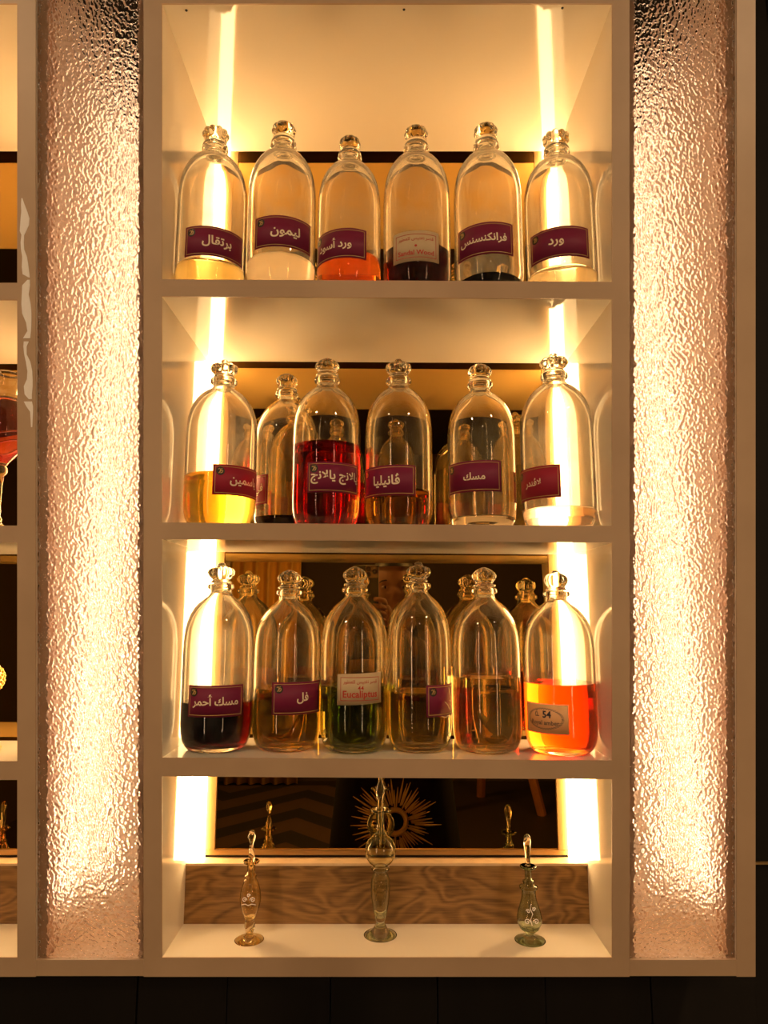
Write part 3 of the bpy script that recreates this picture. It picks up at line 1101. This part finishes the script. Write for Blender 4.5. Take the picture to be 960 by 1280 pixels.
def build_left_goods():
    # red decanter on a stem, second shelf of the left bay
    yc = fyz(657)[0] + .045
    zb = fyz(657)[1]
    kx = (yc * CT + (zb + .1 - CZ) * ST) / FPX
    x = (3 - 480) * kx
    root = thing('decanter', 'stemmed decanter of red oil at the left edge of the photo', 'decanter', (x, yc, zb + .0003))
    H = lambda py: z_at(py, yc) - zb
    h0 = H(655)
    Hh = lambda py: max(H(py) - h0, 0)
    outer = [(15, 655), (15.5, 652.5), (10, 649.5), (5, 646), (6, 642), (4, 638), (3.2, 625), (3.2, 600), (4.2, 588), (7.5, 584), (7.5, 579), (5.2, 576), (8, 572), (15, 564), (22, 555), (28, 544), (30, 534), (28.5, 522),
             (23, 508), (17.5, 498), (15, 494), (16.5, 491.5), (15, 489.5), (12.6, 488), (12.4, 478), (13.0, 468), (15.6, 464.5), (16.6, 462), (15.6, 460.4), (13.4, 460)]
    oo = [(r * kx, Hh(p)) for r, p in outer]
    t = .0018
    first = 12
    inn = [(r - t, z) for r, z in oo[first:]][::-1] + [(0, oo[first][1] + .001)]
    zl = Hh(494)
    above, rl, below = lerp_profile(inn, zl)
    bm = bmesh.new()
    sq = lambda r, z, ph, i: (r * (1 + .05 * math.cos(6 * ph)) if r > 20 * kx else r, z)
    lathe(bm, [(0, 0)] + oo + above + [(rl, zl)], 48)
    obj('decanter_body', bm, M['clear'], root, True)
    bm = bmesh.new()
    lathe(bm, [(0, zl), (rl, zl)] + below, 48, mi_fn=lambda i: 1 if i < 1 else 0)
    bmesh.ops.recalc_face_normals(bm, faces=bm.faces)
    obj('liquid', bm, list(LIQ['decanter']), root, True, 'red liquid')
    bm = bmesh.new()
    for dz, ph in ((0, 0), (11, 0)):
        pts = []
        for i in range(25):
            a = -1.3 + 2.6 * i / 24
            py = 552 - 10 * math.sin(a) - dz + 3
            # radius at py
            rr = 26
            for (r0, p0), (r1, p1) in zip(outer, outer[1:]):
                if p0 != p1 and min(p0, p1) <= py <= max(p0, p1):
                    rr = r0 + (r1 - r0) * (py - p0) / (p1 - p0)
                    break
            rr = rr * kx + .0004
            pts.append((rr * math.sin(a), -rr * math.cos(a), Hh(py)))
        tube(bm, pts, .0012, 8)
    obj('glass_cord', fix(bm), M['crown'], root, True, 'raised glass cord')
    # gilded ball ornament, third shelf of the left bay
    yc = fyz(951)[0] + .06
    zb = fyz(951.5)[1]
    kx = (yc * CT + (zb + .1 - CZ) * ST) / FPX
    x = (-15 - 480) * kx
    root = thing('gilded_ornament', 'gold beaded ball ornament showing at the left edge of the photo', 'ornament', (x, yc, zb + .0003))
    bm = bmesh.new()
    hc = z_at(849, yc) - zb
    r0 = 20 * kx
    lathe(bm, [(0, 0), (.022, 0), (.023, .004), (.012, .008), (.005, .016), (.004, hc - r0 + .002), (0, hc - r0 + .003)], 32)
    obj('stand', fix(bm), M['brass'], root, True)
    bm = bmesh.new()
    bmesh.ops.create_icosphere(bm, subdivisions=4, radius=r0 * .93)
    bmesh.ops.translate(bm, verts=bm.verts, vec=(0, 0, hc))
    for i in range(150):
        z = 1 - 2 * (i + .5) / 150
        a = i * 2.399963
        q = math.sqrt(1 - z * z)
        mtx = Matrix.Translation((r0 * .93 * q * math.cos(a), r0 * .93 * q * math.sin(a), hc + r0 * .93 * z))
        bmesh.ops.create_icosphere(bm, subdivisions=1, radius=r0 * .12, matrix=mtx)
    obj('beaded_ball', bm, principled('beaded_gold', (0.85, 0.55, 0.15), 0.3, metal=0.8), root, True)
    # amber flacon standing in the left bay, seen only in its mirror
    copper = glass('copper_blown_glass', (0.97, 0.82, 0.66), 1.45)
    small_bottle('copper glass flacon in the left bay, seen as a reflection in its mirror', -74, 1183, 0, 1,
                 [(17.5, 1178), (18, 1176.5), (17, 1174.5), (10, 1172.5), (6, 1170), (5.2, 1163), (6, 1150), (8, 1143), (12, 1136), (15, 1128), (15.2, 1122), (13.4, 1114), (10.4, 1106), (7.6, 1099), (6.2, 1097),
                  (7.6, 1095.8), (7.4, 1094), (5, 1093), (4.8, 1086), (5.2, 1080), (9.5, 1078.4), (10.6, 1077), (9.6, 1075.8), (5.4, 1075.6)],
                 7, [(1.5, 1038), (3.2, 1042), (4.6, 1050), (4.6, 1058), (3.4, 1066), (2.6, 1074), (2.4, 1088), (1.4, 1110), (1.0, 1135)], copper)


# ------------------------------------------------------------------ room
def build_room():
    x0, x1, y0, z1 = -2.6, 2.6, -4.2, 2.9
    yw = BACK + .0145
    bm = bmesh.new()
    # vertical boards with seams
    xs = [x0]
    seams = [-700, -580, -460, -345, -225, -105, 5, 100, 205, 305, 420, 540, 660, 778, 895, 1010, 1130, 1250]
    edges = [x0] + [(p - 480) * K * 1.28 for p in seams if x0 < (p - 480) * K * 1.28 < x1] + [x1]
    for i in range(len(edges) - 1):
        dy = (0, .003, .0015, .0045)[i % 4]
        add_box(bm, edges[i] + .0008, edges[i + 1] - .0008, yw + dy, yw + .05, 0, z1)
    add_box(bm, x0, x1, yw + .04, yw + .08, 0, z1)
    structure(obj('wall_back', fix(bm), M['darkwall']))
    bm = bmesh.new(); add_box(bm, x0 - .1, x1 + .1, y0 - .1, yw + .1, -.1, 0)
    structure(obj('floor', fix(bm), M['floor']))
    bm = bmesh.new(); add_box(bm, x0 - .1, x1 + .1, y0 - .1, yw + .1, z1, z1 + .1)
    structure(obj('ceiling', fix(bm), M['room']))
    bm = bmesh.new(); add_box(bm, x0 - .1, x0, y0, yw + .1, 0, z1)
    structure(obj('wall_left', fix(bm), M['room']))
    bm = bmesh.new(); add_box(bm, x1, x1 + .1, y0, yw + .1, 0, z1)
    structure(obj('wall_right', fix(bm), M['room']))
    bm = bmesh.new(); add_box(bm, x0, x1, y0 - .1, y0, 0, z1)
    structure(obj('wall_front', fix(bm), M['room']))
    # brass strip on the dark wall right of the cabinet
    zs = z_at(1078, yw)
    bm = bmesh.new(); add_box(bm, fx(944.5) + .001, x1, yw - .004, yw, zs - .0015, zs + .0015)
    structure(obj('trim_1', fix(bm), M['brass']))
    # unseen downlights added to light the cabinet fronts and bottom board
    for lx, ly, where in ((-1.15, -.75, 'behind the viewer on the left'), (1.15, -.75, 'behind the viewer on the right'), (0, -2.2, 'far behind the viewer')):
        r = thing('fill_downlight', 'added round fill light on the ceiling ' + where, 'fill light', (lx, ly, z1))
        bm = bmesh.new(); lathe(bm, [(.075, -.0005), (.095, -.0005), (.095, -.006), (.08, -.012), (.075, -.012), (.075, -.0005)], 32)
        obj('trim_ring', fix(bm), M['brass'], r, True)
        bm = bmesh.new(); lathe(bm, [(0, -.006), (.0745, -.006), (.0745, -.001), (0, -.001)], 32)
        obj('fill_disc', fix(bm), M['lamp'], r)
    for lx, side in ((-1.12, 'left'), (1.12, 'right')):  # unseen tubes added to streak the bottles and light the fronts evenly
        r = thing('fill_tube_lamp', 'added tall fill tube behind the viewer on the ' + side, 'floor lamp', (lx, -1.15, 0))
        bm = bmesh.new(); lathe(bm, [(0, .0005), (.15, .0005), (.15, .02), (.03, .03), (.016, .05), (.016, .5), (0, .5)], 32)
        obj('base', fix(bm), M['brass'], r, True)
        bm = bmesh.new(); lathe(bm, [(0, .5), (.02, .5), (.02, 2.25), (0, 2.25)], 24)
        obj('light_tube', fix(bm), M['tube'], r)
        bm = bmesh.new(); lathe(bm, [(0, 2.25), (.024, 2.25), (.024, 2.27), (0, 2.275)], 24)
        obj('cap', fix(bm), M['brass'], r, True)
    # what the bronze mirror picks up: rug, curtain, easel, feather fan
    m, nt, out = new_mat('chevron_rug')
    b = N(nt, 'ShaderNodeBsdfPrincipled'); b.inputs['Roughness'].default_value = .9
    tc = N(nt, 'ShaderNodeTexCoord'); sp = N(nt, 'ShaderNodeSeparateXYZ')
    ab = N(nt, 'ShaderNodeMath', operation='PINGPONG'); ab.inputs[1].default_value = .62
    ad = N(nt, 'ShaderNodeMath', operation='ADD'); mo = N(nt, 'ShaderNodeMath', operation='PINGPONG'); mo.inputs[1].default_value = .26
    gt = N(nt, 'ShaderNodeMath', operation='GREATER_THAN'); gt.inputs[1].default_value = .12
    mx = N(nt, 'ShaderNodeMixRGB'); mx.inputs[1].default_value = (.015, .01, .008, 1); mx.inputs[2].default_value = (.075, .04, .018, 1)
    L = nt.links.new
    L(tc.outputs['Object'], sp.inputs[0]); L(sp.outputs[0], ab.inputs[0]); L(ab.outputs[0], ad.inputs[0]); L(sp.outputs[1], ad.inputs[1]); L(ad.outputs[0], mo.inputs[0])
    L(mo.outputs[0], gt.inputs[0]); L(gt.outputs[0], mx.inputs[0]); L(mx.outputs[0], b.inputs['Base Color']); L(b.outputs[0], out.inputs[0])
    bm = bmesh.new(); add_box(bm, -2.1, -.15, -4.0, -1.6, .0005, .012)
    tag(obj('rug', fix(bm), m), 'dark rug with brown chevrons on the floor behind the viewer', 'rug')
    bm = bmesh.new()
    n = 40
    fr = []
    for i in range(n + 1):
        u = i / n
        fr.append((-1.35 + .62 * u, -4.02 + .035 * math.sin(u * 2 * PI * 6)))
    A = [bm.verts.new((x, y, .02)) for x, y in fr]; B = [bm.verts.new((x, y, 2.6)) for x, y in fr]
    for i in range(n):
        bm.faces.new((A[i], A[i + 1], B[i + 1], B[i]))
    r = bmesh.ops.extrude_face_region(bm, geom=bm.faces[:])
    for v in r['geom']:
        if isinstance(v, bmesh.types.BMVert):
            v.co.y -= .004
    tag(obj('curtain', fix(bm), M['curtain'], None, True), 'gold satin curtain on the far wall behind the viewer', 'curtain')
    ez = thing('wooden_easel', 'orange brown wooden easel standing behind the viewer', 'easel', (0.72, -3.2, 0))
    for a, bq in (((-.35, 0, 0), (.02, .1, 1.5)), ((.42, 0, 0), (.05, .1, 1.5)), ((.05, -.5, 0), (.04, .05, 1.45))):
        bm = bmesh.new(); tube(bm, [a, bq], .035, 8); obj('leg', fix(bm), M['wenge'], ez)

build_room()
build_cabinets()
build_bottles()
build_flacons()
build_left_goods()
# ------------------------------------------------------------------ the photographer (seen as a dark reflection in the bronze mirror)
def add_head(bm, c, mi=0):
    """head facing +y: skull, jaw, nose, brow, lips."""
    nu, nv = 40, 32
    g = lambda x, z, x0, z0, sx, sz: math.exp(-((x - x0) / sx) ** 2 - ((z - z0) / sz) ** 2)
    rows = []
    for j in range(nv + 1):
        th = PI * j / nv
        row = []
        for i in range(nu):
            ph = 2 * PI * i / nu
            x, y, z = math.sin(th) * math.sin(ph), math.sin(th) * math.cos(ph), math.cos(th)
            X, Y, Z = x * .074, y * .095, z * .115
            if Z < 0:
                X *= 1 - .34 * (-z) ** 1.5
                Y = Y * (1 - .10 * (-z)) + .012 * (-z)
            if y > 0:
                Y += .024 * g(X, Z, 0, -.014, .011, .020) - .009 * (g(X, Z, .030, .004, .016, .011) + g(X, Z, -.030, .004, .016, .011))
                Y += .006 * g(X, Z, 0, -.052, .022, .006) + .005 * g(X, Z, 0, -.064, .018, .005) + .006 * g(X, Z, 0, -.092, .02, .012) + .004 * g(X, Z, 0, .024, .05, .008)
            row.append(bm.verts.new(c + Vector((X, Y, Z))))
            if j in (0, nv):
                break
        rows.append(row)
    for j in range(nv):
        a, b = rows[j], rows[j + 1]
        for i in range(nu):
            k = (i + 1) % nu
            if len(a) == 1:
                f = bm.faces.new((a[0], b[i], b[k]))
            elif len(b) == 1:
                f = bm.faces.new((a[i], b[0], a[k]))
            else:
                f = bm.faces.new((a[i], b[i], b[k], a[k]))
            f.material_index = mi
    for s in (-1, 1):
        mt = Matrix.Translation(c + Vector((s * .074, -.008, -.008))) @ Matrix.Diagonal((.008, .018, .030, 1))
        bmesh.ops.create_icosphere(bm, subdivisions=2, radius=1, matrix=mt)


def skin_mesh(chains, levels=2):
    """chains of (x, y, z, r) -> one smooth skinned bmesh; first vertex is the root; equal points are shared."""
    me = bpy.data.meshes.new('s')
    pts, idx, edges = [], {}, []
    for ch in chains:
        prev = None
        for p in ch:
            k = tuple(round(v, 4) for v in p[:3])
            if k not in idx:
                idx[k] = len(pts)
                pts.append(p)
            if prev is not None:
                edges.append((prev, idx[k]))
            prev = idx[k]
    me.from_pydata([p[:3] for p in pts], edges, [])
    o = bpy.data.objects.new('s', me)
    COL.objects.link(o)
    o.modifiers.new('skin', 'SKIN')
    for i, p in enumerate(pts):
        sv = me.skin_vertices[0].data[i]
        sv.radius = (p[3], p[3])
        sv.use_root = i == 0
    sd = o.modifiers.new('sub', 'SUBSURF')
    sd.levels = sd.render_levels = levels
    bpy.context.view_layer.update()
    dg = bpy.context.evaluated_depsgraph_get()
    bm = bmesh.new()
    bm.from_object(o, dg)
    bpy.data.objects.remove(o)
    return bm


def join_bm(a, b):
    me = bpy.data.meshes.new('j')
    b.to_mesh(me)
    b.free()
    a.from_mesh(me)
    bpy.data.meshes.remove(me)


def build_person():
    skin = principled('warm_skin', (.36, .19, .12), .55)
    cloth = principled('black_robe_cloth', (.010, .007, .006), .85, spec=.12)
    hair = principled('dark_hair', (.02, .012, .008), .5)
    px, py = .034, -.40
    root = thing('person', 'person in a long dark robe raising a phone, reflected in the bronze mirror', 'person', (px, py, 0))
    P_ = lambda x, y, z, r: (x, y, z, r)
    hz = CZ + .078
    spine = [P_(0, 0, .92, .125), P_(0, 0, 1.08, .115), P_(0, -.01, 1.22, .13), P_(0, -.01, 1.31, .09), P_(0, 0, 1.37, .048), P_(0, .005, hz - .06, .045)]
    chains = [spine]
    for s in (-1, 1):
        chains.append([spine[0], P_(s * .09, 0, .84, .085), P_(s * .095, .005, .48, .052), P_(s * .095, -.01, .10, .036), P_(s * .10, .05, .035, .032), P_(s * .105, .13, .025, .022)])
    wr = {-1: (-.155, .315, 1.385), 1: (.02, .315, 1.385)}
    for s in (-1, 1):
        w_ = wr[s]
        chains.append([spine[3], P_(s * .16, -.005, 1.30, .052), P_(s * .205, .12, 1.10, .037), P_(*w_, .023)])
    bm = skin_mesh(chains)
    # hands: palm beside the phone's edge, four unequal fingers across its back, thumb on the screen side
    for s in (-1, 1):
        wx, wy, wz = wr[s]
        e = s * .040 + (-.086)            # phone edge beside this hand (local x; phone centre x = -.086)
        palm = (e + s * .016, .365, 1.44)
        ex, ey, ez = s * .205, .12, 1.10
        hb = skin_mesh([[P_(ex + (wx - ex) * .55, ey + (wy - ey) * .55, ez + (wz - ez) * .55, .029), P_(ex + (wx - ex) * .8, ey + (wy - ey) * .8, ez + (wz - ez) * .8, .025), P_(wx, wy, wz, .022), P_((wx + palm[0]) / 2, .345, 1.415, .024), P_(*palm, .022), P_(e + s * .014, .372, 1.475, .018)]], 1)
        join_bm(bm, hb)
        for k, ln in enumerate((.046, .052, .048, .036)):
            zf = 1.482 - .019 * k
            fb = skin_mesh([[P_(palm[0], .366, zf - .012, .009), P_(e + s * .013, .385, zf, .0085), P_(e + s * .002, .4045, zf + .003, .008), P_(e - s * (ln - .026), .4075, zf + .006, .007)]], 1)
            join_bm(bm, fb)
        tb = skin_mesh([[P_(palm[0], .358, 1.43, .011), P_(e + s * .008, .352, 1.452, .010), P_(e - s * .006, .3695, 1.478, .009), P_(e - s * .012, .374, 1.492, .008)]], 1)
        join_bm(bm, tb)
    add_head(bm, Vector((0, .02, hz)))
    obj('body', bm, skin, root, True)
    # eyes
    for s in (-1, 1):
        bm = bmesh.new()
        bmesh.ops.create_icosphere(bm, subdivisions=3, radius=.0115, matrix=Matrix.Translation((s * .030, .02 + .0725, hz + .004)) @ Matrix.Diagonal((1.15, 1, .62, 1)))
        eye = obj('eye', bm, principled('eye_white', (.42, .34, .28), .3), root, True)
        bm = bmesh.new()
        bmesh.ops.create_icosphere(bm, subdivisions=2, radius=.0052, matrix=Matrix.Translation((s * .030, .02 + .0803, hz + .004)) @ Matrix.Diagonal((1, .8, 1, 1)))
        obj('iris', bm, principled('iris_brown', (.05, .025, .012), .2), eye, True)
        bm = bmesh.new()
        tube(bm, [(s * .014, .1085, hz + .0215), (s * .028, .107, hz + .0265), (s * .042, .099, hz + .024), (s * .05, .091, hz + .018)], [.0018, .0026, .0022, .001], 6)
        obj('eyebrow', bm, hair, root, True)
    # hair: cap over the skull with length down the back
    bm = bmesh.new()
    nu, nv = 40, 24
    rows = []
    for j in range(nv + 1):
        row = []
        for i in range(nu + 1):
            a = PI * .40 + (2 * PI - PI * .80) * i / nu      # leaves the face open
            t = j / nv
            if t < .5:
                th = t * 2 * PI * .55
                q = Vector((math.sin(th) * math.sin(a) * .083, math.sin(th) * math.cos(a) * .106, math.cos(th) * .124))
            else:
                u = (t - .5) * 2
                th = PI * .55
                q = Vector((math.sin(th) * math.sin(a) * (.083 + .02 * u), math.sin(th) * math.cos(a) * .106 - .02 * u, math.cos(th) * .124 - .22 * u))
            front = max(0, math.cos(a)) * (1 - t)
            row.append(bm.verts.new(Vector((0, .015, hz)) + q))
        rows.append(row)
    for j in range(nv):
        for i in range(nu):
            bm.faces.new((rows[j][i], rows[j + 1][i], rows[j + 1][i + 1], rows[j][i + 1]))
    bmesh.ops.remove_doubles(bm, verts=bm.verts, dist=1e-5)
    obj('hair', fix(bm), hair, root, True)
    bm = bmesh.new()
    bmesh.ops.create_uvsphere(bm, u_segments=24, v_segments=12, radius=1, matrix=Matrix.Translation((0, .016, hz + .020)) @ Matrix.Diagonal((.083, .104, .107, 1)))
    bmesh.ops.delete(bm, geom=[v for v in bm.verts if v.co.z < hz + .062 and v.co.y > .03], context='VERTS')
    obj('hair_crown', bm, hair, root, True)
    # robe: flared gown with folds, and sleeves along the arms
    bm = bmesh.new()
    rings = [(.056, .056, 1.40), (.085, .078, 1.378), (.15, .105, 1.362), (.198, .118, 1.335), (.205, .13, 1.27), (.185, .145, 1.18), (.172, .14, 1.06), (.19, .155, .92), (.215, .175, .7), (.25, .2, .4), (.29, .23, .06), (.292, .232, .03)]
    prev = None
    for ri, (rx, ry, z) in enumerate(rings):
        ring = []
        for i in range(64):
            a = 2 * PI * i / 64
            f = 1 + .035 * max(0, (1.0 - z)) * math.sin(a * 9)
            ring.append(bm.verts.new((rx * f * math.sin(a), ry * f * math.cos(a), z)))
        if prev:
            for i in range(64):
                k = (i + 1) % 64
                bm.faces.new((prev[i], prev[k], ring[k], ring[i]))
        prev = ring
    robe = obj('robe', fix(bm), cloth, root, True)
    for s in (-1, 1):
        w_ = wr[s]
        mid = lambda t: tuple(a + (b - a) * t for a, b in zip((s * .205, .12, 1.10), w_))
        bm = skin_mesh([[P_(s * .12, -.005, 1.305, .082), P_(s * .175, .04, 1.22, .066), P_(s * .207, .115, 1.10, .058), P_(*mid(.45), .05), P_(*mid(.85), .043)]])
        obj('sleeve', bm, cloth, root, True)
    # gold feather embroidery on the skirt front
    bm = bmesh.new()
    zc = .815
    yr = lambda x, z: math.sqrt(max(.02, 1 - (x / .2) ** 2)) * (.155 + (.92 - z) * .09) + .012
    for i in range(64):
        a = 2 * PI * i / 64 + random.uniform(-.03, .03)
        l = .085 + .05 * random.random()
        pts = []
        for t in (.42, .7, 1.0):
            x, z = l * t * math.cos(a) * 1.1, zc + l * t * math.sin(a)
            pts.append((x, yr(x, z), z))
        tube(bm, pts, [.0022, .0032, .0008], 5)
    for i in range(40):
        a, b = 2 * PI * i / 40, 2 * PI * (i + 1) / 40
        q = [(.034 * math.cos(t), zc + .034 * math.sin(t)) for t in (a, b)]
        tube(bm, [(x, yr(x, z) + .001, z) for x, z in q], .008, 6)
    obj('embroidery', fix(bm), principled('gold_thread', (.55, .33, .10), .5), robe, False, 'gold feather embroidery')
    # the phone
    ph = thing('phone', 'dark phone with a square camera block held up by the person, reflected in the mirror', 'phone', (-.052, -.0165, 1.512))
    bm = bmesh.new()
    add_box(bm, -.036, .036, -.004, .004, -.0735, .0735)
    obj('case', fix(bm, .0025), principled('graphite_case', (.02, .02, .022), .35), ph)
    bm = bmesh.new()
    add_box(bm, -.002, .034, .0042, .0060, .036, .072)
    cb = obj('camera_block', fix(bm, .0006), principled('camera_block_glass', (.16, .11, .07), .3), ph, label='bronze grey camera block')
    for dx, dz in ((.007, .062), (.007, .046), (.025, .054)):
        bm = bmesh.new()
        lathe(bm, [(0, 0), (.0072, 0), (.0072, .0022), (.006, .0022), (.0055, .0014), (0, .0014)], 24)
        bmesh.ops.rotate(bm, verts=bm.verts, cent=(0, 0, 0), matrix=Matrix.Rotation(-PI / 2, 3, 'X'))
        bmesh.ops.translate(bm, verts=bm.verts, vec=(dx, .0061, dz))
        obj('lens', fix(bm), M['black'], cb)
    bm = bmesh.new()
    add_box(bm, -.033, .033, -.0046, -.0041, -.0695, .0695)
    obj('screen', fix(bm), principled('phone_screen', (.01, .01, .012), .1), ph)


build_person()


# ------------------------------------------------------------------ camera, world, settings
cam = bpy.data.cameras.new('camera')
cam.sensor_fit = 'HORIZONTAL'
cam.sensor_width = 36.0
cam.lens = 36.0 * FPX / 960.0
cam.clip_start = 0.01
co = bpy.data.objects.new('camera', cam)
COL.objects.link(co)
co.location = (0, 0, CZ)
co.rotation_euler = (PI / 2 + TH, 0, 0)
C.camera = co

w = bpy.data.worlds.new('world')
C.world = w
w.use_nodes = True
w.node_tree.nodes['Background'].inputs[0].default_value = (0.02, 0.013, 0.008, 1)
w.node_tree.nodes['Background'].inputs[1].default_value = 0.3

C.view_settings.view_transform = 'Standard'
C.view_settings.look = 'None'
C.view_settings.gamma = 1.0
C.view_settings.use_curve_mapping = False
C.view_settings.exposure = 0.0
cy = C.cycles
cy.max_bounces = 28
cy.transmission_bounces = 28
cy.glossy_bounces = 12
cy.diffuse_bounces = 5
cy.transparent_max_bounces = 16
cy.caustics_reflective = True
cy.caustics_refractive = True
cy.blur_glossy = 0.3
cy.sample_clamp_indirect = 6.0
cy.use_denoising = True
